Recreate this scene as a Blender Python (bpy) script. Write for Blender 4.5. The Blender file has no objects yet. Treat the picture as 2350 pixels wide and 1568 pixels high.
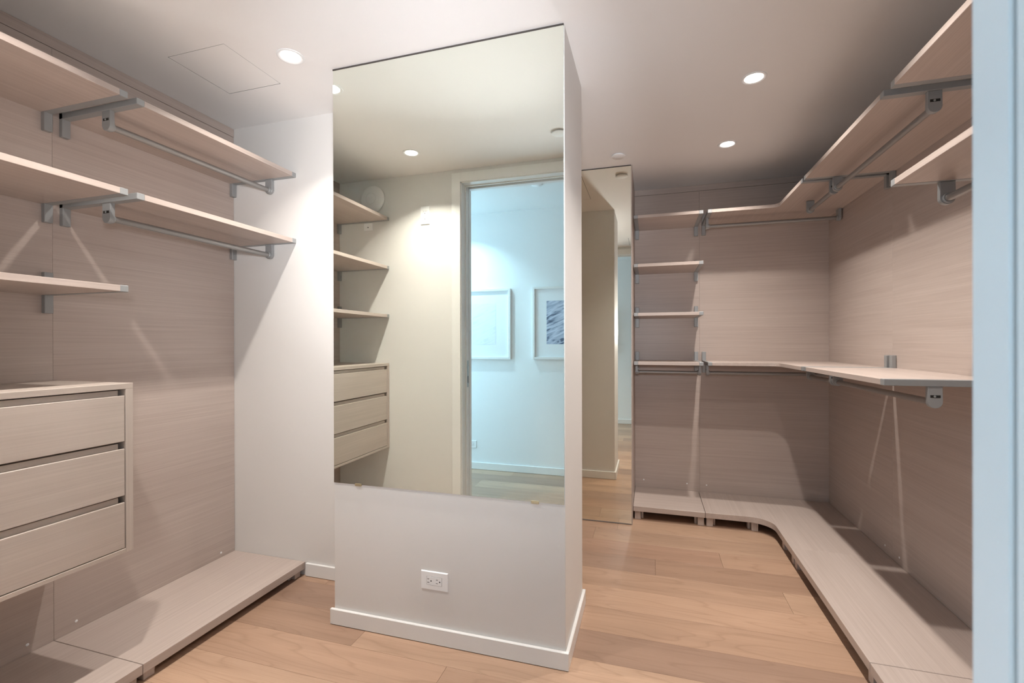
import bpy, bmesh, math, random
from mathutils import Vector, Matrix
random.seed(7)
sc = bpy.context.scene
col = sc.collection

# ------------------------------------------------------------------ camera
CAM_Z = 1.234
a, p, r = (math.radians(v) for v in (16.599, -0.076, -0.1223))
fwd = Vector((-math.sin(a)*math.cos(p), math.cos(a)*math.cos(p), math.sin(p)))
rt = Vector((math.cos(a), math.sin(a), 0))
up = rt.cross(fwd)
rt2 = rt*math.cos(r) + up*math.sin(r)
up2 = up*math.cos(r) - rt*math.sin(r)
cam = bpy.data.cameras.new('camera')
cam.sensor_width = 36.0
cam.lens = 1063.22/2350*36.0
cam.shift_y = 5.3/2350
cam.clip_start = 0.02
cam.dof.use_dof = True
cam.dof.focus_distance = 2.3
cam.dof.aperture_fstop = 4.0
cam_o = bpy.data.objects.new('camera', cam)
m = Matrix((rt2, up2, -fwd)).transposed().to_4x4()
m.translation = (0, 0, CAM_Z)
cam_o.matrix_world = m
col.objects.link(cam_o)
sc.camera = cam_o

# ------------------------------------------------------------------ light and exposure
vs = sc.view_settings
vs.view_transform = 'Standard'; vs.look = 'None'; vs.gamma = 1.0
vs.use_curve_mapping = False
vs.exposure = 0.14
w = bpy.data.worlds.new('daylight'); sc.world = w; w.use_nodes = True
w.node_tree.nodes['Background'].inputs[0].default_value = (0.55, 0.75, 1.0, 1)
w.node_tree.nodes['Background'].inputs[1].default_value = 0.6
sc.cycles.caustics_reflective = True
sc.cycles.max_bounces = 9
sc.cycles.diffuse_bounces = 4
sc.cycles.glossy_bounces = 6
sc.cycles.sample_clamp_indirect = 60.0
sc.cycles.blur_glossy = 0.0
SPOT_W = 9.0
SPOT_COL = (1.0, 0.94, 0.88)
FLASH_W = 8.0
def area_light(name, loc, rot, sx, sy, watts, color):
    l = bpy.data.lights.new(name, 'AREA'); l.shape = 'RECTANGLE'; l.size = sx; l.size_y = sy
    l.energy = watts; l.color = color
    o = bpy.data.objects.new(name, l); o.location = loc; o.rotation_euler = rot; col.objects.link(o)
    return o
# daylight entering the hall through the window at its end
area_light('hall_window_daylight', (-3.42, -0.25, 1.45), (0, math.radians(-90), 0), 1.9, 0.95, 50, (0.42, 0.73, 1.0))
# photographer's flash in a round soft box in the doorway, tilted up towards the mirrored column
fl = bpy.data.lights.new('doorway_flash', 'AREA'); fl.shape = 'DISK'; fl.size = 0.20; fl.energy = FLASH_W; fl.color = (0.92, 0.95, 1.0)
fl.spread = math.radians(86)
flo = bpy.data.objects.new('doorway_flash', fl); flo.location = (0.02, -0.06, 1.42)
flo.rotation_euler = Vector((-0.46, 1.0, 0.19)).to_track_quat('-Z', 'Y').to_euler(); col.objects.link(flo)

# extra lamp added beside the flash; its mirrored beam brightens a ceiling wedge
fb = bpy.data.lights.new('added_wedge_beam', 'AREA'); fb.shape = 'DISK'; fb.size = 0.13; fb.energy = 5.0; fb.color = (0.92, 0.95, 1.0)
fb.spread = math.radians(50)
fbo = bpy.data.objects.new('added_wedge_beam', fb); fbo.location = (0.03, -0.05, 1.42)
fbo.rotation_euler = Vector((-0.46, 1.0, 0.27)).to_track_quat('-Z', 'Y').to_euler(); col.objects.link(fbo)

# ------------------------------------------------------------------ materials
def new_mat(name):
    mt = bpy.data.materials.new(name); mt.use_nodes = True
    nt = mt.node_tree
    return mt, nt, nt.nodes['Principled BSDF']
def plain(name, rgb, rough=0.5, metal=0.0, spec=0.5):
    mt, nt, b = new_mat(name)
    b.inputs['Base Color'].default_value = (*rgb, 1); b.inputs['Roughness'].default_value = rough
    b.inputs['Metallic'].default_value = metal; b.inputs['Specular IOR Level'].default_value = spec
    # faint unevenness so that no surface is perfectly flat in tone
    n = nt.nodes.new('ShaderNodeTexNoise'); n.inputs['Scale'].default_value = 60
    bp = nt.nodes.new('ShaderNodeBump'); bp.inputs['Strength'].default_value = 0.02; bp.inputs['Distance'].default_value = 0.002
    nt.links.new(n.outputs[0], bp.inputs['Height']); nt.links.new(bp.outputs[0], b.inputs['Normal'])
    return mt
def emit(name, rgb, s):
    mt, nt, b = new_mat(name)
    b.inputs['Base Color'].default_value = (1, 1, 1, 1)
    b.inputs['Emission Color'].default_value = (*rgb, 1); b.inputs['Emission Strength'].default_value = s
    return mt
def laminate(name, axis, dark, light, rough=0.36):
    mt, nt, b = new_mat(name)
    N = nt.nodes.new; L = nt.links.new
    tc = N('ShaderNodeTexCoord'); oi = N('ShaderNodeObjectInfo')
    off = N('ShaderNodeVectorMath'); off.operation = 'MULTIPLY'
    cmb = N('ShaderNodeCombineXYZ')
    for i in range(3): L(oi.outputs['Random'], cmb.inputs[i])
    off.inputs[1].default_value = (13.0, 7.0, 9.0); L(cmb.outputs[0], off.inputs[0])
    add = N('ShaderNodeVectorMath'); add.operation = 'ADD'
    L(tc.outputs['Object'], add.inputs[0]); L(off.outputs[0], add.inputs[1])
    def noise(along, across, detail, rgh=0.55):
        mp = N('ShaderNodeMapping')
        s = [across]*3; s[axis] = along
        mp.inputs['Scale'].default_value = s
        L(add.outputs[0], mp.inputs['Vector'])
        n = N('ShaderNodeTexNoise'); n.inputs['Scale'].default_value = 1.0
        n.inputs['Detail'].default_value = detail; n.inputs['Roughness'].default_value = rgh
        L(mp.outputs[0], n.inputs['Vector'])
        return n.outputs[0]
    fine = noise(2.6, 260.0, 3); mid = noise(1.1, 60.0, 4); wide = noise(0.45, 7.0, 2)
    def mix(x, y, f):
        mx = N('ShaderNodeMix'); mx.inputs[0].default_value = f
        L(x, mx.inputs[2]); L(y, mx.inputs[3]); return mx.outputs[0]
    v = mix(mix(fine, mid, 0.45), wide, 0.25)
    cr = N('ShaderNodeValToRGB')
    cr.color_ramp.elements[0].position = 0.36; cr.color_ramp.elements[0].color = (*dark, 1)
    cr.color_ramp.elements[1].position = 0.64; cr.color_ramp.elements[1].color = (*light, 1)
    L(v, cr.inputs[0]); L(cr.outputs[0], b.inputs['Base Color'])
    b.inputs['Roughness'].default_value = rough
    bp = N('ShaderNodeBump'); bp.inputs['Strength'].default_value = 0.12; bp.inputs['Distance'].default_value = 0.001
    L(fine, bp.inputs['Height']); L(bp.outputs[0], b.inputs['Normal'])
    return mt
LD, LL = (0.425, 0.345, 0.303), (0.532, 0.446, 0.398)
LAM = {ax: laminate('laminate_along_'+'xyz'[ax], ax, LD, LL) for ax in (0, 1, 2)}
LIGHTD, LIGHTL = (0.450, 0.378, 0.328), (0.545, 0.468, 0.410)
DRAW = {ax: laminate('drawer_laminate_along_'+'xyz'[ax], ax, LIGHTD, LIGHTL) for ax in (1, 2)}
def oak():
    mt, nt, b = new_mat('oak_floor')
    N = nt.nodes.new; L = nt.links.new
    tc = N('ShaderNodeTexCoord'); oi = N('ShaderNodeObjectInfo')
    cmb = N('ShaderNodeCombineXYZ')
    ml = N('ShaderNodeMath'); ml.operation = 'MULTIPLY'; ml.inputs[1].default_value = 31.0
    L(oi.outputs['Random'], ml.inputs[0])
    for i in range(3): L(ml.outputs[0], cmb.inputs[i])
    add = N('ShaderNodeVectorMath'); add.operation = 'ADD'
    L(tc.outputs['Object'], add.inputs[0]); L(cmb.outputs[0], add.inputs[1])
    def noise(sx, sy, d):
        mp = N('ShaderNodeMapping'); mp.inputs['Scale'].default_value = (sx, sy, 1)
        L(add.outputs[0], mp.inputs['Vector'])
        n = N('ShaderNodeTexNoise'); n.inputs['Scale'].default_value = 1; n.inputs['Detail'].default_value = d
        L(mp.outputs[0], n.inputs['Vector']); return n.outputs[0]
    big = noise(0.9, 6.5, 1.5)
    m1 = N('ShaderNodeMath'); m1.operation = 'MULTIPLY'; m1.inputs[1].default_value = 13.0; L(big, m1.inputs[0])
    m2 = N('ShaderNodeMath'); m2.operation = 'FRACT'; L(m1.outputs[0], m2.inputs[0])
    ring = N('ShaderNodeValToRGB')
    e = ring.color_ramp.elements
    e[0].position = 0.0; e[0].color = (1, 1, 1, 1); e[1].position = 1.0; e[1].color = (1, 1, 1, 1)
    k = e.new(0.80); k.color = (0.92, 0.90, 0.88, 1); k = e.new(0.90); k.color = (0.66, 0.62, 0.58, 1); k = e.new(0.55); k.color = (1, 1, 1, 1)
    L(m2.outputs[0], ring.inputs[0])
    fine = noise(6, 260, 3)
    fr = N('ShaderNodeValToRGB')
    fr.color_ramp.elements[0].position = 0.3; fr.color_ramp.elements[0].color = (0.88, 0.86, 0.84, 1)
    fr.color_ramp.elements[1].position = 0.65; fr.color_ramp.elements[1].color = (1, 1, 1, 1)
    L(fine, fr.inputs[0])
    def mul(x, y, f=1.0):
        mx = N('ShaderNodeMix'); mx.data_type = 'RGBA'; mx.blend_type = 'MULTIPLY'; mx.inputs[0].default_value = f
        L(x, mx.inputs[6]); L(y, mx.inputs[7]); return mx.outputs[2]
    broad = noise(0.7, 9, 2)
    br = N('ShaderNodeValToRGB')
    br.color_ramp.elements[0].position = 0.3; br.color_ramp.elements[0].color = (0.86, 0.84, 0.83, 1)
    br.color_ramp.elements[1].position = 0.7; br.color_ramp.elements[1].color = (1.06, 1.05, 1.04, 1)
    L(broad, br.inputs[0])
    c = mul(mul(mul(oi.outputs['Color'], ring.outputs[0], 0.38), fr.outputs[0], 0.8), br.outputs[0])
    L(c, b.inputs['Base Color'])
    b.inputs['Roughness'].default_value = 0.34
    bp = N('ShaderNodeBump'); bp.inputs['Strength'].default_value = 0.08; bp.inputs['Distance'].default_value = 0.001
    L(fine, bp.inputs['Height']); L(bp.outputs[0], b.inputs['Normal'])
    return mt
OAK = oak()
WALL = plain('warm_white_paint', (0.72, 0.70, 0.675), 0.55)
CEIL = plain('ceiling_paint', (0.86, 0.84, 0.825), 0.8)
TRIM = plain('trim_gloss_paint', (0.80, 0.79, 0.77), 0.28)
HALLP = plain('hall_white_paint', (0.83, 0.84, 0.84), 0.55)
GREY = plain('grey_metal_paint', (0.32, 0.325, 0.325), 0.42, 0.25)
ROD = plain('satin_rod_metal', (0.31, 0.30, 0.29), 0.36, 0.55)
PLATE = plain('white_plastic', (0.86, 0.86, 0.86), 0.3)
COVER = plain('matte_white_cover', (0.88, 0.88, 0.88), 0.75, 0.0, 0.2)
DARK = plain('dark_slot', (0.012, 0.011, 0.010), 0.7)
CAVITY = plain('cavity_dark', (0.06, 0.05, 0.045), 0.8)
BRASS = plain('pale_brass', (0.62, 0.52, 0.34), 0.35, 0.8)
LEGW = LAM[2]
BACKING = plain('mirror_backing', (0.03, 0.03, 0.03), 0.5)
EDGE = plain('mirror_glass_edge', (0.42, 0.50, 0.47), 0.15)
STEEL = plain('door_steel', (0.42, 0.47, 0.48), 0.3, 0.9)
APM = plain('access_point_white', (0.80, 0.79, 0.78), 0.4)
PAPER = plain('mat_board', (0.82, 0.84, 0.86), 0.7)
def mirror_mat(name, tint):
    mt, nt, b = new_mat(name)
    b.inputs['Base Color'].default_value = (*tint, 1); b.inputs['Metallic'].default_value = 1.0
    n = nt.nodes.new('ShaderNodeTexNoise'); n.inputs['Scale'].default_value = 0.4
    mr = nt.nodes.new('ShaderNodeMapRange'); mr.inputs['To Min'].default_value = 0.0; mr.inputs['To Max'].default_value = 0.006
    nt.links.new(n.outputs[0], mr.inputs[0]); nt.links.new(mr.outputs[0], b.inputs['Roughness'])
    return mt
MIR = mirror_mat('silvered_glass', (0.90, 0.945, 0.87))
MIR2 = mirror_mat('silvered_glass_bronze', (0.87, 0.86, 0.76))
LENS = emit('lamp_lens', (1.0, 0.95, 0.88), 9.0)
def print_mat(name, c0, c1, c2):
    mt, nt, b = new_mat(name)
    N = nt.nodes.new; L = nt.links.new
    tc = N('ShaderNodeTexCoord'); mp = N('ShaderNodeMapping')
    rot = N('ShaderNodeMapping'); rot.inputs['Rotation'].default_value = (0, math.radians(24), 0)
    mp.inputs['Scale'].default_value = (7, 5, 40)
    L(tc.outputs['Object'], rot.inputs['Vector'])
    n = N('ShaderNodeTexNoise'); n.inputs['Scale'].default_value = 1.0; n.inputs['Detail'].default_value = 7
    n.inputs['Distortion'].default_value = 0.9
    cr = N('ShaderNodeValToRGB'); e = cr.color_ramp.elements
    e[0].position = 0.36; e[0].color = (*c0, 1); e[1].position = 0.62; e[1].color = (*c2, 1)
    k = e.new(0.44); k.color = (*c1, 1)
    L(rot.outputs[0], mp.inputs['Vector']); L(mp.outputs[0], n.inputs['Vector']); L(n.outputs[0], cr.inputs[0])
    L(cr.outputs[0], b.inputs['Base Color']); b.inputs['Roughness'].default_value = 0.5
    return mt
PRINT_PALE = print_mat('pale_print', (0.70, 0.74, 0.80), (0.76, 0.79, 0.84), (0.785, 0.81, 0.855))
PRINT_DARK = print_mat('rock_print', (0.10, 0.13, 0.20), (0.36, 0.42, 0.55), (0.60, 0.66, 0.78))

# ------------------------------------------------------------------ mesh helpers (world coordinates in, origin subtracted)
def add_box(bm, x0, x1, y0, y1, z0, z1, bev=0.0, seg=1):
    vs_ = [bm.verts.new((x, y, z)) for x in (x0, x1) for y in (y0, y1) for z in (z0, z1)]
    fs = []
    for q in ((0,1,3,2), (4,6,7,5), (0,4,5,1), (2,3,7,6), (0,2,6,4), (1,5,7,3)):
        fs.append(bm.faces.new([vs_[i] for i in q]))
    if bev > 0:
        ed = list({e for f in fs for e in f.edges})
        bmesh.ops.bevel(bm, geom=ed, offset=bev, segments=seg, affect='EDGES', profile=0.5)
def add_prism(bm, pts, z0, z1, bev=0.0):
    lo = [bm.verts.new((x, y, z0)) for x, y in pts]; hi = [bm.verts.new((x, y, z1)) for x, y in pts]
    n = len(pts); f0 = bm.faces.new(lo[::-1]); f1 = bm.faces.new(hi)
    for i in range(n): bm.faces.new((lo[i], lo[(i+1) % n], hi[(i+1) % n], hi[i]))
    if bev > 0:
        ed = list(set(f0.edges) | set(f1.edges))
        bmesh.ops.bevel(bm, geom=ed, offset=bev, segments=1, affect='EDGES')
def add_tube(bm, p0, p1, rad, n=20, cap=True):
    p0 = Vector(p0); p1 = Vector(p1); d = (p1-p0).normalized()
    u = d.orthogonal().normalized(); v = d.cross(u)
    A = []; B = []
    for i in range(n):
        t = 2*math.pi*i/n; o = u*math.cos(t)*rad + v*math.sin(t)*rad
        A.append(bm.verts.new(p0+o)); B.append(bm.verts.new(p1+o))
    for i in range(n):
        f = bm.faces.new((A[i], A[(i+1) % n], B[(i+1) % n], B[i])); f.smooth = True
    if cap: bm.faces.new(A[::-1]); bm.faces.new(B)
def add_lathe(bm, c, axis, prof, n=40):
    """prof: list of (radius, height along axis)"""
    c = Vector(c); d = Vector(axis).normalized(); u = d.orthogonal().normalized(); v = d.cross(u)
    rings = []
    for rad, hgt in prof:
        if rad < 1e-6: rings.append([bm.verts.new(c + d*hgt)])
        else: rings.append([bm.verts.new(c + d*hgt + (u*math.cos(2*math.pi*i/n) + v*math.sin(2*math.pi*i/n))*rad) for i in range(n)])
    for A, B in zip(rings, rings[1:]):
        for i in range(n):
            j = (i+1) % n
            if len(A) == 1 and len(B) == 1: continue
            if len(A) == 1: f = bm.faces.new((A[0], B[j], B[i]))
            elif len(B) == 1: f = bm.faces.new((A[i], A[j], B[0]))
            else: f = bm.faces.new((A[i], A[j], B[j], B[i]))
            f.smooth = True
def base_of(o):
    q = o
    v = Vector((0, 0, 0))
    while q: v += q.location; q = q.parent
    return v
def link(name, bm, mat, parent=None, origin=None):
    org = base_of(parent) if parent else Vector(origin or (0, 0, 0))
    bmesh.ops.translate(bm, verts=bm.verts, vec=-org)
    bmesh.ops.recalc_face_normals(bm, faces=bm.faces)
    for e in bm.edges:
        if len(e.link_faces) == 2 and e.calc_face_angle(0.0) > 0.6: e.smooth = False
    me = bpy.data.meshes.new(name); bm.to_mesh(me); bm.free()
    me.materials.append(mat)
    o = bpy.data.objects.new(name, me)
    if parent: o.parent = parent
    else: o.location = org
    col.objects.link(o)
    return o
def box(name, b, mat, parent=None, bev=0.0, seg=1, origin=None):
    bm = bmesh.new(); add_box(bm, *b, bev=bev, seg=seg)
    if parent is None and origin is None: origin = ((b[0]+b[1])/2, (b[2]+b[3])/2, b[4])
    return link(name, bm, mat, parent, origin)
def boxes(name, bs, mat, parent=None, bev=0.0, origin=(0, 0, 0)):
    bm = bmesh.new()
    for b in bs: add_box(bm, *b, bev=bev)
    return link(name, bm, mat, parent, origin)
def tag(o, label, cat, group=None):
    o['label'] = label; o['category'] = cat
    if group: o['group'] = group
    return o
def thing(name, label, cat, loc, group=None):
    o = bpy.data.objects.new(name, None); o.location = loc; o.empty_display_size = 0.05
    col.objects.link(o)
    return tag(o, label, cat, group)
def struct(o): o['kind'] = 'structure'; return o

# ------------------------------------------------------------------ measured room
H = 2.44
XW, XS = -2.243, -1.818           # left panelled wall, left shelf fronts
YF = 0.478                        # closet face of the doorway wall
YR = 2.053                        # white wall closing the left run
XC1, XC2, YC1, YC2 = -1.337, -0.308, 1.735, 2.186   # column
XR, YB = 1.218, 3.800             # right and back panelled walls
XSR, YSB = 0.807, 3.406           # right and back shelf fronts
YM2 = 3.232                       # tall mirror face
XP = -0.116                       # side panel beside tall mirror
XO1, XO2, ZO = -1.250, 0.257, 2.345   # door opening
HY = -0.80; HZ = 2.50             # hall far wall, hall ceiling
YJL = 1.226; YJ1, YJ2 = 2.898, 1.960; XJ = 0.362
ZBAND = 2.395

# ------------------------------------------------------------------ floor
fl_o = struct(boxes('floor', [(-3.5, 2.6, HY-0.15, YB+0.15, -0.08, -0.0145)], CAVITY))
tones = [(0.445, 0.290, 0.200), (0.405, 0.262, 0.182), (0.475, 0.312, 0.216), (0.362, 0.236, 0.170), (0.49, 0.328, 0.228), (0.43, 0.272, 0.190)]
PW = 0.19
fixed = {0: [0.026], -1: [0.624], 1: [0.384], -5: [-1.173], -6: [-0.745], 2: [-0.35], -2: [-1.9], -3: [-1.6], -4: [0.95]}
tone_fix = {(0, 0): 3, (0, 1): 1, (-1, 0): 2, (-1, 1): 4, (-2, 1): 2, (-3, 1): 0, (-4, 0): 3, (-5, 0): 1, (-5, 1): 4, (-6, 0): 0, (-6, 1): 2, (1, 0): 5, (1, 1): 0, (2, 0): 1, (2, 1): 4}
k = -18
while True:
    y0 = 2.571 + PW*k; y1 = y0 + PW - 0.0008
    if y0 > YB + 0.02: break
    y1 = min(y1, YB+0.12)
    x0, x1 = (-3.4, 2.5) if y0 < 0.37 else (XW-0.02, XR+0.03)
    cuts = list(fixed.get(k, []))
    if not cuts:
        c = x0 + random.uniform(0.5, 1.6)
        while c < x1 - 0.3:
            cuts.append(c); c += random.uniform(1.2, 1.9)
    xs = [x0] + cuts + [x1]
    for i, (u0, u1) in enumerate(zip(xs, xs[1:])):
        o = box('plank', (u0, u1-0.0009, y0, y1, -0.014, 0.0), OAK, fl_o, bev=0.0003)
        t = tones[tone_fix.get((k, i), random.randrange(6))]
        j = 1 + random.uniform(-0.03, 0.03)
        o.color = (t[0]*j, t[1]*j, t[2]*j, 1)
    k += 1

# ------------------------------------------------------------------ ceiling with access-panel openings
panels = [(-1.943, -1.640, 1.455, 1.756), (-1.075, -0.473, 2.552, 3.15), (-0.240, 0.22, 0.56, 0.985)]
xsx = sorted({XW-0.12, XR+0.12, *[v for q in panels for v in q[:2]]})
ysy = sorted({0.39, YB+0.12, *[v for q in panels for v in q[2:]]})
bm = bmesh.new()
for i in range(len(xsx)-1):
    for j in range(len(ysy)-1):
        cx, cy = (xsx[i]+xsx[i+1])/2, (ysy[j]+ysy[j+1])/2
        if any(q[0] < cx < q[1] and q[2] < cy < q[3] for q in panels): continue
        vv = [bm.verts.new((x, y, H)) for x, y in ((xsx[i], ysy[j]), (xsx[i], ysy[j+1]), (xsx[i+1], ysy[j+1]), (xsx[i+1], ysy[j]))]
        bm.faces.new(vv)
bmesh.ops.remove_doubles(bm, verts=bm.verts, dist=1e-5)
g = bmesh.ops.extrude_face_region(bm, geom=list(bm.faces))
bmesh.ops.translate(bm, verts=[v for v in g['geom'] if isinstance(v, bmesh.types.BMVert)], vec=(0, 0, 0.04))
ceil_o = struct(link('ceiling', bm, CEIL, None, (0, 0, H)))
boxes('ceiling_cap', [(XW-0.12, XR+0.12, 0.39, YB+0.12, H+0.05, H+0.08)], CAVITY, ceil_o)
for q in panels:
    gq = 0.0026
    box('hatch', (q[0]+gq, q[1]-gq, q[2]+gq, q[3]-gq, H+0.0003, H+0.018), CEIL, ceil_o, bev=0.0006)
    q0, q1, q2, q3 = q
    boxes('hatch_gap_shade', [(q0, q0+gq, q2, q3, H+0.0012, H+0.004), (q1-gq, q1, q2, q3, H+0.0012, H+0.004), (q0+gq, q1-gq, q2, q2+gq, H+0.0012, H+0.004), (q0+gq, q1-gq, q3-gq, q3, H+0.0012, H+0.004)], DARK, ceil_o)  # dark strips added as the shade inside the hatch gap
struct(boxes('ceiling_hall', [(-3.5, 2.6, HY-0.1, 0.31, HZ, HZ+0.08)], HALLP))

# ------------------------------------------------------------------ walls
wl = struct(box('wall_left', (XW-0.118, XW-0.018, YF-0.08, YR+0.1, 0, H), WALL))
wr = struct(box('wall_right', (XR+0.018, XR+0.118, YF-0.08, YB+0.12, 0, H), WALL))
wb = struct(box('wall_back', (XP-0.02, XR+0.018, YB+0.018, YB+0.118, 0, H), WALL))
wrt = struct(box('wall_end', (XW-0.018, XC1+0.06, YR, YR+0.10, 0, H), WALL))
struct(box('wall_passage', (XC1-0.04, XC1+0.06, YR+0.10, YM2, 0, H), WALL))
wm = struct(box('wall_mirror', (XC1-0.04, XP-0.012, YM2+0.012, YB+0.118, 0, H), WALL))
wc = struct(box('wall_column', (XC1, XC2, YC1, YC2, 0, H), WALL, bev=0.0015))
GAP = 0.00025
for y0, y1 in ((YF+0.001, YJL), (YJL, YR-0.001)):
    box('panel', (XW-0.018, XW, y0+GAP, y1-GAP, 0.03, ZBAND-0.0015), LAM[1], wl, bev=0.0006)
box('filler_strip', (XW-0.018, XW+0.002, YF+0.001, YR-0.001, ZBAND, H-0.0008), LAM[1], wl, bev=0.0006)
for y0, y1 in ((YF+0.001, YJ2), (YJ2, YJ1), (YJ1, YB-0.0005)):
    box('panel', (XR, XR+0.018, y0+GAP, y1-GAP, 0.03, ZBAND-0.0015), LAM[1], wr, bev=0.0006)
box('filler_strip', (XR-0.002, XR+0.018, YF+0.001, YB-0.0005, ZBAND, H-0.0008), LAM[1], wr, bev=0.0006)
for x0, x1 in ((XP, XJ), (XJ, XR+0.017)):
    box('panel', (x0+GAP, x1-GAP, YB, YB+0.018, 0.03, ZBAND-0.0015), LAM[0], wb, bev=0.0006)
box('filler_strip', (XP+GAP, XR-0.003, YB-0.002, YB+0.018, ZBAND, H-0.0008), LAM[0], wb, bev=0.0006)
box('panel', (XP-0.012, XP, YM2+0.006, YB-0.0005, 0.0, H-0.0008), LAM[1], wm, bev=0.0006)
def screw_cap(parent, loc, axis):
    bm = bmesh.new(); add_lathe(bm, loc, axis, [(0.0055, 0), (0.005, 0.0012), (0.003, 0.002), (0, 0.0022)], 14)
    link('screw_cap', bm, PLATE, parent)
for y, z in ((1.30, 0.105), (1.145, 0.105), (1.965, 0.095)): screw_cap(wl, (XW+0.0001, y, z), (1, 0, 0))
for x, z in ((-0.05, 0.155), (0.27, 0.150), (0.41, 0.150)): screw_cap(wb, (x, YB-0.0001, z), (0, -1, 0))
for y, z in ((2.98, 0.135), (2.83, 0.135)): screw_cap(wr, (XR-0.0001, y, z), (-1, 0, 0))

# doorway wall: two leaves on the left hold the pocket door, solid on the right
wf = struct(boxes('wall_front', [
    (-3.5, XO1-0.012, 0.40, YF, 0, 2.52), (-3.5, XO1-0.012, 0.30, 0.342, 0, 2.52),
    (XO2+0.012, 2.6, 0.30, YF, 0, 2.52),
    (XO1-0.012, XO2+0.012, 0.40, YF, ZO+0.012, 2.52), (XO1-0.012, XO2+0.012, 0.30, 0.342, ZO+0.012, 2.52),
    (-3.5, XO2+0.012, 0.342, 0.40, 2.42, 2.52)], WALL))
tr = struct(boxes('trim_1', [(XO1-0.012, XO1, 0.402, YF+0.002, 0.001, ZO)], TRIM, bev=0.001))
boxes('door_jamb', [(XO1-0.012, XO1-0.001, 0.299, 0.342, 0.001, ZO)], TRIM, tr, bev=0.001)
boxes('door_jamb', [(XO2, XO2+0.012, 0.4365, YF+0.002, 0.001, ZO)], TRIM, tr, bev=0.0015)
boxes('door_jamb', [(XO2+0.0015, XO2+0.012, 0.299, 0.4335, 0.001, ZO)], TRIM, tr, bev=0.0015)
boxes('head_jamb', [(XO1, XO2, 0.402, YF+0.002, ZO, ZO+0.012)], TRIM, tr, bev=0.001)
boxes('head_jamb', [(XO1, XO2, 0.299, 0.342, ZO, ZO+0.012)], TRIM, tr, bev=0.001)
boxes('stop_bead', [(XO1, XO1+0.006, 0.402, 0.416, 0.001, ZO)], TRIM, tr, bev=0.001)
boxes('stop_bead', [(XO1+0.006, XO2, 0.402, 0.416, ZO-0.006, ZO)], TRIM, tr, bev=0.001)
CA = 0.014
boxes('casing', [(XO1-0.070, XO1-0.006, YF+0.0005, YF+CA, 0.001, ZO+0.0695)], TRIM, tr, bev=0.0015)
boxes('casing', [(XO2+0.010, XO2+0.074, YF+0.0005, YF+CA, 0.001, ZO+0.0695)], TRIM, tr, bev=0.0015)
boxes('casing', [(XO1-0.006, XO2+0.010, YF+0.0005, YF+CA, ZO+0.006, ZO+0.0695)], TRIM, tr, bev=0.0015)
dr = struct(boxes('door_1', [(-2.08, XO1-0.001, 0.351, 0.391, 0.008, ZO+0.03)], TRIM, bev=0.001))
boxes('edge_pull', [(XO1-0.0015, XO1+0.0010, 0.359, 0.383, 0.92, 1.111)], STEEL, dr, bev=0.0008)
boxes('pull_slot', [(XO1+0.0008, XO1+0.0016, 0.366, 0.376, 0.95, 1.0)], DARK, dr)

# baseboards
bh = 0.0685; bt = 0.014
def baseboard(name, bs, mat=TRIM): return struct(boxes(name, bs, mat, bev=0.002))
baseboard('baseboard_column', [(XC1-bt, XC2+bt, YC1-bt, YC1-0.0005, 0.0015, bh)])
baseboard('baseboard_column', [(XC2+0.0005, XC2+bt, YC1-0.0003, YC2+bt, 0.0015, bh)])
baseboard('baseboard_column', [(XC1+0.07, XC2+0.0003, YC2+0.0005, YC2+bt, 0.0015, bh)])
baseboard('baseboard_end', [(-1.755, XC1-0.001, YR-bt, YR-0.0005, 0.0015, bh)])
baseboard('baseboard_front', [(XS+0.01, XO1-0.072, YF+0.0005, YF+bt, 0.0015, bh)])
baseboard('baseboard_hall', [(-3.38, 2.48, HY+0.0005, HY+bt, 0.0015, bh)])

# hall shell; a window closes its left end
wh = struct(boxes('wall_hall', [(-3.5, 2.6, HY-0.1, HY, 0, 2.52)], HALLP))
struct(boxes('wall_hall_end', [(2.5, 2.6, HY, 0.30, 0, 2.52)], HALLP))
struct(boxes('wall_hall_window', [(-3.5, -3.4, HY, 0.30, 0, 0.45), (-3.5, -3.4, HY, 0.30, 2.42, 2.52),
    (-3.5, -3.4, HY, -0.745, 0.45, 2.42), (-3.5, -3.4, 0.245, 0.30, 0.45, 2.42)], HALLP))
wn = struct(boxes('window_1', [(-3.46, -3.41, -0.745, -0.70, 0.45, 2.42), (-3.46, -3.41, 0.20, 0.245, 0.45, 2.42),
    (-3.46, -3.41, -0.70, 0.20, 0.45, 0.495), (-3.46, -3.41, -0.70, 0.20, 2.375, 2.42)], TRIM))

# ------------------------------------------------------------------ mirrors
mt_ = thing('wall_mirror', 'wide frameless mirror covering the upper face of the white column', 'mirror', ((XC1+XC2)/2, YC1, 0.623))
box('glass', (XC1+0.003, XC2-0.003, YC1-0.006, YC1-0.0055+0.0004, 0.6235, 2.4325), MIR, mt_)
box('glass_edge', (XC1+0.003, XC2-0.003, YC1-0.0050, YC1-0.0005, 0.6235, 2.4325), EDGE, mt_)
box('top_gap_shade', (XC1+0.002, XC2-0.002, YC1-0.0075, YC1-0.0005, 2.4328, 2.4385), CAVITY, mt_)  # dark strip put in as the shadow gap above the glass
for x in (-1.211, -0.425):
    boxes('clip', [(x-0.015, x+0.015, YC1-0.0085, YC1-0.0005, 0.617, 0.6233), (x-0.015, x+0.015, YC1-0.0085, YC1-0.0066, 0.6233, 0.628)], BRASS, mt_, bev=0.0004)
mt_ = thing('tall_mirror', 'full-height frameless mirror standing by the panelled shelves', 'mirror', (-0.55, YM2, 0.008))
box('glass', (-1.10, XP-0.006, YM2, YM2+0.001, 0.010, 2.432), MIR2, mt_)
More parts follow.
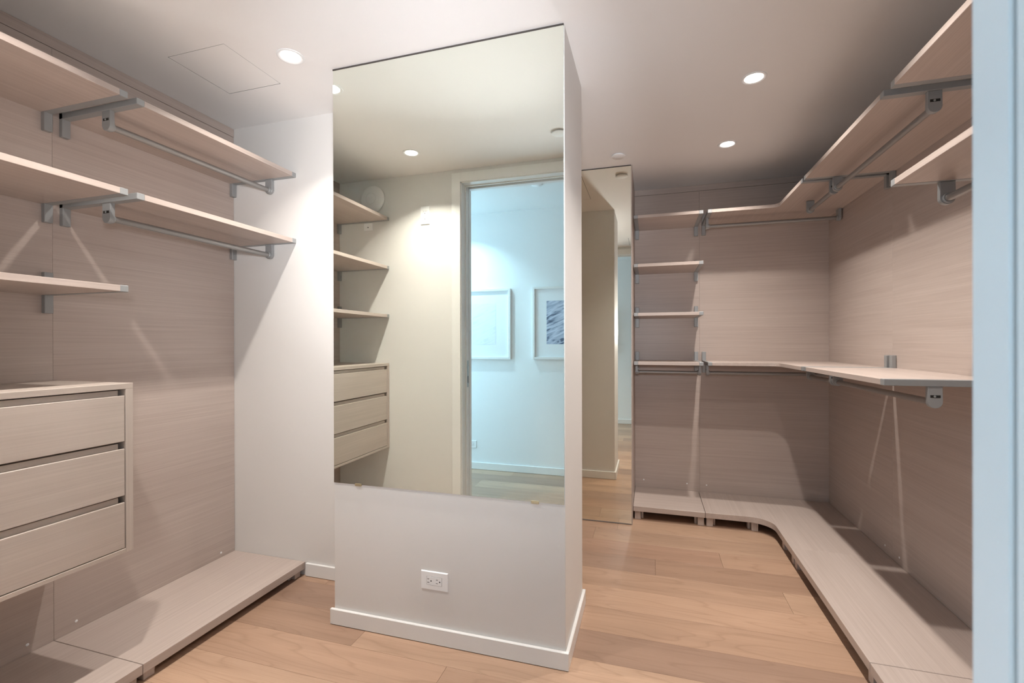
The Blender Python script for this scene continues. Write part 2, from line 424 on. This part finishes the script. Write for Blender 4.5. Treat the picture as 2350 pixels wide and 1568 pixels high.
box('top_gap_shade', (-1.10, XP-0.006, YM2-0.001, YM2+0.0115, 2.4325, 2.4385), CAVITY, mt_)  # added dark strip, the shaded gap over the tall glass
box('backing', (-1.10, XP-0.006, YM2+0.0012, YM2+0.0115, 0.010, 2.432), BACKING, mt_)

# ------------------------------------------------------------------ shelves
T = 0.0215
def bracket(parent, side, s0, s1, ws, fr, z, depth_axis, thick=T):
    """arm caps the shelf end from wall ws to front fr; leg on the wall. s0..s1: width along the shelf"""
    bm = bmesh.new()
    z0, z1 = z-thick-0.0012, z+0.0012
    inw = 1 if fr > ws else -1
    d0, d1 = sorted((ws+inw*0.0008, fr)); l0, l1 = sorted((ws+inw*0.0008, ws+inw*0.0205))
    for (q0, q1, za, zb) in ((d0, d1, z0, z1), (l0, l1, z-0.092, z+0.066)):
        if depth_axis == 'x': add_box(bm, q0, q1, s0, s1, za, zb, bev=0.0015)
        else: add_box(bm, s0, s1, q0, q1, za, zb, bev=0.0015)
    return link('bracket', bm, GREY, parent)
BW = 0.0275
def shelf_x(label, ws, fr, y0, y1, z, group, ends=(1, 1)):
    """shelf on a side wall, running along y"""
    t = thing('wall_shelf', label, 'shelf', ((ws+fr)/2, (y0+y1)/2, z-T), group)
    b0, b1 = (y0+BW if ends[0] else y0), (y1-BW if ends[1] else y1)
    x0, x1 = sorted((ws+(0.0008 if fr > ws else -0.0008), fr))
    box('board', (x0, x1, b0, b1, z-T, z), LAM[1], t, bev=0.0007)
    if ends[0]: bracket(t, 0, y0, y0+BW, ws, fr, z, 'x')
    if ends[1]: bracket(t, 1, y1-BW, y1, ws, fr, z, 'x')
    return t
GL = 'laminate shelves over the drawer unit'
ZA, ZBB, ZC = 2.1475, 1.795, 1.445
shelf_x('highest of the three bare laminate shelves above the drawer unit', XW, XS, YF+0.004, 1.2177, ZA+0.0012, GL)
shelf_x('middle of the three bare laminate shelves above the drawer unit', XW, XS, YF+0.004, 1.2177, ZBB+0.0007, GL)
shelf_x('lowest of the three bare laminate shelves, directly above the drawer unit', XW, XS, YF+0.004, 1.2177, ZC, GL)
GE = 'laminate shelves with rods by the white end wall'
shelf_x('upper laminate shelf over a rod, ending at the plain white wall', XW, XS, 1.2476, YR-0.001, ZA-0.0012, GE)
shelf_x('lower laminate shelf over a rod, ending at the plain white wall', XW, XS, 1.2476, YR-0.001, ZBB-0.0007, GE)
GN = 'narrow laminate shelves beside the tall mirror'
def shelf_y(label, ws, fr, x0, x1, z, group):
    t = thing('wall_shelf', label, 'shelf', ((x0+x1)/2, (ws+fr)/2, z-T), group)
    y0, y1 = sorted((ws-0.0008, fr))
    box('board', (x0+BW, x1-BW, y0, y1, z-T, z), LAM[0], t, bev=0.0007)
    bracket(t, 0, x0, x0+BW, ws, fr, z, 'y'); bracket(t, 1, x1-BW, x1, ws, fr, z, 'y')
    return t
ZR = [2.140, 1.7945, 1.447, 1.0995]
for z, nm in zip(ZR, ('topmost of four narrow laminate shelves beside the tall mirror', 'second from the top of four narrow laminate shelves beside the tall mirror',
                      'third from the top of four narrow laminate shelves beside the tall mirror', 'lowest narrow laminate shelf beside the tall mirror, a rod under it')):
    shelf_y(nm, YB, YSB, XP+0.006, 0.3505, z, GN)
def fillet_L(x0, xf, x1, y0, yf, y1, rad, n=12):
    """L outline: back arm x0..x1 by yf..y1, side arm xf..x1 by y0..y1, rounded inner corner"""
    pts = [(x0, y1), (x0, yf)]
    cx, cy = xf-rad, yf-rad
    for i in range(n+1):
        t = math.pi/2*(1-i/n); pts.append((cx+rad*math.cos(t), cy+rad*math.sin(t)))
    pts += [(xf, y0), (x1, y0), (x1, y1)]
    return pts
def corner_shelf(label, z, rad, group):
    t = thing('corner_shelf', label, 'shelf', (0.9, 3.5, z-T), group)
    bm = bmesh.new()
    add_prism(bm, fillet_L(0.3777+BW, XSR, XR-0.0008, 2.9125+BW, YSB, YB-0.0008, rad), z-T, z, bev=0.0007)
    link('board', bm, LAM[1], t)
    bracket(t, 0, 0.3777, 0.3777+BW, YB, YSB, z, 'y'); bracket(t, 1, 2.9125, 2.9125+BW, XR, XSR, z, 'x')
GC = 'shelves around the right corner'
ZD = 1.100
corner_shelf('L-shaped corner shelf with a rounded inside corner, high near the ceiling', 2.1415, 0.045, GC)
corner_shelf('L-shaped corner shelf with a rounded inside corner, at waist height', ZD, 0.06, GC)
shelf_x('straight laminate shelf continuing the high corner shelf, a rod beneath', XR, XSR, 1.983, 2.8835, 2.1425, GC)
shelf_x('straight waist-high laminate shelf continuing the low corner shelf', XR, XSR, 1.983, 2.8835, ZD+0.001, GC)
shelf_x('highest laminate shelf beside the pale blue door jamb', XR, XSR, YF+0.02, 1.9325, 2.1425, GC)
shelf_x('laminate shelf beside the pale blue door jamb, below the highest one', XR, XSR, YF+0.02, 1.9325, 1.799, GC)

# ------------------------------------------------------------------ hanging rods
RR = 0.0122
def rod(label, p0, p1, zs, group):
    """rod below a shelf whose top is zs; p0, p1 are the (x,y) outer ends of its two hangers"""
    zt, zc = zs-T-0.0015, zs-0.0795
    t = thing('hanging_rod', label, 'clothes rod', ((p0[0]+p1[0])/2, (p0[1]+p1[1])/2, zc-0.02), group)
    d = (Vector((*p1, 0))-Vector((*p0, 0))).normalized()
    s = Vector((-d.y, d.x, 0))
    A = Vector((*p0, zc)); B = Vector((*p1, zc))
    th, hw = 0.017, 0.0215
    bm = bmesh.new(); add_tube(bm, A+d*0.012, B-d*0.012, RR, 22); link('rod', bm, ROD, t)
    for P, dd in ((A, d), (B, -d)):
        bm = bmesh.new()
        prof = [(-hw, zt-zc), (-hw, 0.0)]
        for i in range(1, 12):
            an = math.pi + math.pi*i/12; prof.append((hw*math.cos(an), hw*math.sin(an)*0.95))
        prof += [(hw, 0.0), (hw, zt-zc)]
        f0 = [bm.verts.new(P + s*u + Vector((0, 0, v))) for u, v in prof]
        f1 = [bm.verts.new(P + dd*th + s*u + Vector((0, 0, v))) for u, v in prof]
        n = len(prof); a0 = bm.faces.new(f0); a1 = bm.faces.new(f1[::-1])
        for i in range(n): bm.faces.new((f0[i], f0[(i+1) % n], f1[(i+1) % n], f1[i]))
        bmesh.ops.bevel(bm, geom=list(set(a0.edges) | set(a1.edges)), offset=0.0012, segments=1, affect='EDGES')
        h = link('hanger', bm, GREY, t)
        # socket collar around the rod and a clip window on the outer face
        bm = bmesh.new(); add_lathe(bm, P+dd*(th-0.001), dd, [(0.0172, 0), (0.0172, 0.007), (0.0150, 0.009), (RR, 0.009)], 24)
        link('collar', bm, GREY, h)
        bm = bmesh.new()
        c = P - dd*0.0003 + Vector((0, 0, 0.0215))
        q = [c + s*u + Vector((0, 0, v)) for u, v in ((-0.015, -0.0048), (0.015, -0.0048), (0.015, 0.0048), (-0.015, 0.0048))]
        qq = [v + dd*0.0008 for v in q]
        bv = [bm.verts.new(v) for v in q+qq]
        for idx in ((0,1,2,3), (7,6,5,4), (0,4,5,1), (1,5,6,2), (2,6,7,3), (3,7,4,0)): bm.faces.new([bv[i] for i in idx])
        link('clip_window', bm, DARK, h)
        bm = bmesh.new(); add_lathe(bm, c - dd*0.0004 + s*0.002, -dd, [(0.004, 0), (0.0035, 0.0012), (0, 0.0014)], 12)
        link('clip_screw', bm, STEEL, h)
GRD = 'grey clothes rods hung under the shelves'
xl = -1.984
rod('grey rod under the upper shelf by the plain white wall', (xl, 1.2500), (xl, YR-0.003), ZA, GRD)
rod('grey rod under the lower shelf by the plain white wall', (xl, 1.2500), (xl, YR-0.003), ZBB, GRD)
xr_ = 0.961; yr_ = 3.562
rod('short grey rod under the lowest narrow shelf beside the tall mirror', (XP+0.012, yr_), (0.348, yr_), ZR[3], GRD)
rod('long grey rod along the back under the high corner shelf', (0.381, yr_), (1.208, yr_), 2.1415, GRD)
rod('short grey rod on the side arm of the high corner shelf', (xr_, 2.915), (xr_, 3.32), 2.1415, GRD)
rod('grey rod under the high shelf next to the corner one', (xr_, 1.9855), (xr_, 2.881), 2.1425, GRD)
rod('long grey rod along the back under the waist-high corner shelf', (0.381, yr_), (1.208, yr_), ZD, GRD)
rod('short grey rod on the side arm of the waist-high corner shelf', (xr_, 2.915), (xr_, 3.32), ZD, GRD)
rod('grey rod under the straight waist-high shelf', (xr_, 1.9855), (xr_, 2.881), ZD+0.001, GRD)
rod('grey rod under the lower shelf beside the pale blue door jamb', (xr_, 0.52), (xr_, 1.930), 1.799, GRD)

# ------------------------------------------------------------------ drawer unit
DX, DY0, DY1 = XS-0.002, YF+0.003, 1.2327
du = thing('drawer_unit', 'wall-hung pale laminate drawer unit with three drawers', 'drawers', ((XW+DX)/2, (DY0+DY1)/2, 0.480))
box('top_panel', (XW+0.001, DX, DY0, DY1, 1.0715, 1.0915), DRAW[1], du, bev=0.0008)
box('side_panel', (XW+0.001, DX, DY1-0.0250, DY1, 0.480, 1.0710), DRAW[2], du, bev=0.0008)
box('side_panel', (XW+0.001, DX, DY0, DY0+0.0250, 0.480, 1.0710), DRAW[2], du, bev=0.0008)
box('bottom_panel', (XW+0.001, DX, DY0+0.0252, DY1-0.0252, 0.480, 0.4945), DRAW[1], du, bev=0.0008)
box('back_panel', (XW+0.001, XW+0.012, DY0+0.0252, DY1-0.0252, 0.495, 1.0712), DRAW[1], du)
for zb, zt in ((0.8820, 1.0476), (0.6865, 0.8555), (0.4975, 0.6615)):
    d_ = box('drawer', (DX-0.013, DX-0.0015, DY0+0.0275, DY1-0.0275, zb, zt), DRAW[1], du, bev=0.0012)
    box('drawer_box', (XW+0.02, DX-0.0132, DY0+0.040, DY1-0.042, zb+0.006, zt+0.0195), DRAW[1], d_, bev=0.0006)

# ------------------------------------------------------------------ floor benches
def block_legs(parent, spots, ztop):
    for (x, y, ax, sgn) in spots:
        # wide block at the front and a thin upright set back beside it; ax: axis the bench runs along, sgn: side of the upright
        bm = bmesh.new()
        w_, d_ = 0.040, 0.040
        if ax == 'y':
            add_box(bm, x-d_/2, x+d_/2, y-w_/2, y+w_/2, 0.0008, ztop, bev=0.001)
        else:
            add_box(bm, x-w_/2, x+w_/2, y-d_/2, y+d_/2, 0.0008, ztop, bev=0.001)
        l_ = link('leg', bm, LEGW, parent)
        bm = bmesh.new()
        if ax == 'y':
            off = 0.022*(1 if x > 0 else -1)
            add_box(bm, x+off-0.02, x+off+0.02, y+sgn*(w_/2+0.003), y+sgn*(w_/2+0.018), 0.0012, ztop, bev=0.0008)
        else:
            add_box(bm, x+sgn*(w_/2+0.003) if sgn > 0 else x-w_/2-0.018, x+w_/2+0.018 if sgn > 0 else x-w_/2-0.003, y+0.010, y+0.05, 0.0012, ztop, bev=0.0008)
        link('leg_upright', bm, LEGW, l_)
BT = 0.036
XBF = -1.765; ZBL = 0.071
def bench(label, b, ztop, mat, legs, group):
    t = thing('floor_bench', label, 'bench', ((b[0]+b[1])/2, (b[2]+b[3])/2, 0), group)
    box('board', (b[0], b[1], b[2], b[3], ztop-BT, ztop), mat, t, bev=0.0012)
    block_legs(t, legs, ztop-BT-0.0005)
    return t
GB = 'low laminate platforms along the walls'
bench('low laminate platform on the floor beneath the drawer unit', (XW+0.001, XBF, YF+0.003, 1.2252), ZBL, LAM[1],
      [(XBF-0.035, 1.195, 'y', -1), (XBF-0.035, 0.53, 'y', 1), (XW+0.06, 1.195, 'y', -1), (XW+0.06, 0.53, 'y', 1)], GB)
bench('low laminate platform on the floor ending at the white end wall', (XW+0.001, XBF, 1.2272, YR-0.001), ZBL, LAM[1],
      [(XBF-0.035, 1.258, 'y', 1), (XBF-0.035, 2.012, 'y', -1), (XW+0.06, 1.258, 'y', 1), (XW+0.06, 2.012, 'y', -1)], GB)
ZBR = 0.096; YBF = 3.341; XBR = 0.747
bench('short low laminate platform beside the tall mirror', (XP+0.002, 0.3520, YBF, YB-0.001), ZBR, LAM[0],
      [(-0.085, YBF+0.035, 'x', 1), (0.326, YBF+0.035, 'x', -1), (-0.085, YB-0.06, 'x', 1), (0.326, YB-0.06, 'x', -1)], GB)
t = thing('corner_bench', 'low L-shaped laminate platform with a rounded inside corner', 'bench', (0.95, 3.5, 0), GB)
bm = bmesh.new()
add_prism(bm, fillet_L(0.3548, XBR, XR-0.001, 2.8985, YBF, YB-0.001, 0.13, 16), ZBR-BT, ZBR, bev=0.0012)
link('board', bm, LAM[1], t)
block_legs(t, [(0.381, YBF+0.035, 'x', 1), (0.655, YBF+0.035, 'x', -1), (0.381, YB-0.06, 'x', 1),
               (XBR+0.035, 3.12, 'y', -1), (XBR+0.035, 2.930, 'y', 1), (XR-0.06, 2.930, 'y', 1)], ZBR-BT-0.0005)
bench('straight low laminate platform along the right-hand panels', (XBR, XR-0.001, 1.9415, 2.8975), ZBR, LAM[1],
      [(XBR+0.035, 2.868, 'y', -1), (XBR+0.035, 1.972, 'y', 1), (XR-0.06, 2.868, 'y', -1), (XR-0.06, 1.972, 'y', 1)], GB)
bench('low laminate platform on the floor by the door jamb', (XBR, XR-0.001, YF+0.02, 1.9385), ZBR, LAM[1],
      [(XBR+0.035, 1.908, 'y', -1), (XBR+0.035, 0.55, 'y', 1), (XR-0.06, 1.908, 'y', -1), (XR-0.06, 0.55, 'y', 1)], GB)

# ------------------------------------------------------------------ ceiling fittings
def downlight(x, y, label, H=H, watts=SPOT_W, color=SPOT_COL):
    t = thing('downlight', label, 'ceiling light', (x, y, H-0.006), 'recessed round downlights')
    bm = bmesh.new(); add_lathe(bm, (x, y, H), (0, 0, -1), [(0.0545, 0.0003), (0.0540, 0.0030), (0.0500, 0.0042), (0.0465, 0.0038), (0.0405, 0.0012), (0.0385, 0.0006)], 48)
    link('trim_ring', bm, PLATE, t)
    bm = bmesh.new(); add_lathe(bm, (x, y, H), (0, 0, -1), [(0.0385, 0.0006), (0.0375, 0.0022), (0, 0.0026)], 40)
    link('lens', bm, LENS, t)
    l = bpy.data.lights.new('bulb', 'AREA'); l.shape = 'DISK'; l.size = 0.046; l.energy = watts; l.color = color
    l.spread = math.radians(116)
    o = bpy.data.objects.new('bulb', l); o.location = (0, 0, -0.006); o.parent = t; col.objects.link(o)
downlight(-1.444, 1.600, 'lit round downlight beside the square access panel')
downlight(-1.446, 0.828, 'lit round downlight near the doorway wall, reflected in the column mirror')
downlight(0.455, 2.339, 'lit round downlight in front of the right-hand shelves')
downlight(0.451, 3.071, 'lit round downlight closest to the back corner shelves')
downlight(0.452, 1.600, 'round downlight between the column and the door-side shelves')
downlight(-1.74, -0.40, 'cool lit round downlight in the hall ceiling before the pictures', HZ, 9.5, (0.50, 0.79, 1.0))
def cover(x, y, z, label):
    bm = bmesh.new(); add_lathe(bm, (x, y, z), (0, 0, -1), [(0.034, 0.0005), (0.034, 0.007), (0.043, 0.0075), (0.0430, 0.0105), (0.0415, 0.0115), (0, 0.0120)], 40)
    tag(link('sprinkler_cover', bm, COVER, None, (x, y, z-0.012)), label, 'sprinkler cover', 'flat round ceiling covers')
cover(-0.193, 3.046, H, 'flat white round cover in the ceiling by the tall mirror')
cover(-0.496, 0.844, H, 'flat white round cover in the ceiling between column and doorway')
cover(-0.86, -0.13, HZ, 'flat white round cover in the hall ceiling')

# ------------------------------------------------------------------ outlets and plates
def outlet(name, label, c, right, upv, nrm, w_, h_, along, duplex=True, group=None):
    """c: plate centre on the wall; right/upv/nrm unit vectors; along 'u' lays the receptacle along right"""
    R, U, Nn = Vector(right), Vector(upv), Vector(nrm)
    t = thing(name, label, 'outlet', Vector(c)-U*(h_/2), group)
    def slab(nm, cu, cv, hu, hv, n0, n1, mat, par, inset=0.0):
        bm = bmesh.new()
        lo = [Vector(c)+R*(cu+su*hu)+U*(cv+sv*hv)+Nn*n0 for su, sv in ((-1,-1),(1,-1),(1,1),(-1,1))]
        hi = [Vector(c)+R*(cu+su*(hu-inset))+U*(cv+sv*(hv-inset))+Nn*n1 for su, sv in ((-1,-1),(1,-1),(1,1),(-1,1))]
        V = [bm.verts.new(v) for v in lo+hi]
        for idx in ((3,2,1,0), (4,5,6,7), (0,1,5,4), (1,2,6,5), (2,3,7,6), (3,0,4,7)): bm.faces.new([V[i] for i in idx])
        return link(nm, bm, mat, par)
    slab('plate', 0, 0, w_/2, h_/2, 0.0004, 0.0060, PLATE, t, 0.0025)
    if not duplex:
        slab('jack', 0, -0.005, 0.004, 0.004, 0.0058, 0.0066, DARK, t); return t
    hl, hs = 0.0335, 0.0167
    hu, hv = (hl, hs) if along == 'u' else (hs, hl)
    slab('seam', 0, 0, hu+0.0006, hv+0.0006, 0.0055, 0.0062, CAVITY, t)
    rc = slab('receptacle', 0, 0, hu, hv, 0.0056, 0.0070, PLATE, t, 0.0004)
    for s in (-1, 1):
        for (al, ac, la, lc) in ((-0.0065+s*0.0195/1.0, 0.0070, 0.0040, 0.0010), (-0.0065+s*0.0195, -0.0070, 0.0045, 0.0010), (0.0060+s*0.0195, 0.0, 0.0024, 0.0024)):
            if along == 'u': slab('slot', al, ac, la, lc, 0.0066, 0.0073, DARK, rc)
            else: slab('slot', ac, -al, lc, la, 0.0066, 0.0073, DARK, rc)
    return t
outlet('outlet', 'white double outlet set sideways low on the column under the mirror', (-0.851, YC1, 0.257), (1,0,0), (0,0,1), (0,-1,0), 0.122, 0.076, 'u')
outlet('outlet', 'upright white outlet high on the doorway wall, seen in the mirror', (-1.529, YF, 2.1425), (1,0,0), (0,0,1), (0,1,0), 0.072, 0.130, 'v')
outlet('jack_plate', 'small white cable plate under the top shelf on the doorway wall', (-1.993, YF, 2.095), (1,0,0), (0,0,1), (0,1,0), 0.073, 0.056, 'v', False)
outlet('outlet', 'white outlet low on the hall wall beyond the doorway', (-1.694, HY, 0.243), (1,0,0), (0,0,1), (0,1,0), 0.122, 0.072, 'u')

# round white network access point on the doorway wall
ap = thing('access_point', 'round white wireless access point on the wall above the top shelf', 'access point', (-1.952, YF, 2.19))
bm = bmesh.new(); add_lathe(bm, (-1.952, YF, 2.292), (0, 1, 0), [(0.088, 0.0005), (0.098, 0.006), (0.100, 0.012), (0.096, 0.019), (0.082, 0.026), (0.060, 0.030), (0.0425, 0.0312)], 56)
link('body', bm, APM, ap)
bm = bmesh.new(); add_lathe(bm, (-1.952, YF, 2.292), (0, 1, 0), [(0.0425, 0.0312), (0.0410, 0.0295), (0.0390, 0.0295), (0.0375, 0.0318), (0.02, 0.0325), (0, 0.0326)], 48)
link('face_disc', bm, APM, ap)
bm = bmesh.new()
q = [(-0.010, 0.012), (-0.010, 0.0)] + [(-0.010*math.cos(math.pi*i/8), -0.010*math.sin(math.pi*i/8)) for i in range(1, 8)] + [(0.010, 0.0), (0.010, 0.012)]
for (u0, v0), (u1, v1) in zip(q, q[1:]):
    add_tube(bm, (-1.952+u0, YF+0.0326, 2.292+v0), (-1.952+u1, YF+0.0326, 2.292+v1), 0.0014, 6)
link('emblem', bm, PLATE, ap)

# ------------------------------------------------------------------ pictures on the hall wall
def picture(label, x0, x1, z0, z1, ix0, ix1, iz0, iz1, mat):
    t = thing('framed_picture', label, 'picture', ((x0+x1)/2, HY, z0), 'white framed pictures in the hall')
    fw = 0.020
    for b in ((x0, x0+fw, z0, z1), (x1-fw, x1, z0, z1), (x0+fw, x1-fw, z0, z0+fw), (x0+fw, x1-fw, z1-fw, z1)):
        box('frame_bar', (b[0], b[1], HY+0.001, HY+0.032, b[2], b[3]), TRIM, t, bev=0.001)
    box('mat_board', (x0+fw, x1-fw, HY+0.004, HY+0.014, z0+fw, z1-fw), PAPER, t)
    box('print', (ix0, ix1, HY+0.0142, HY+0.0150, iz0, iz1), mat, t)
picture('white framed picture with a pale faint print on the hall wall', -1.815, -1.277, 1.080, 1.757, -1.665, -1.428, 1.221, 1.618, PRINT_PALE)
picture('white framed picture with a blue-grey rocky print on the hall wall', -1.058, -0.52, 1.083, 1.761, -0.927, -0.65, 1.224, 1.629, PRINT_DARK)
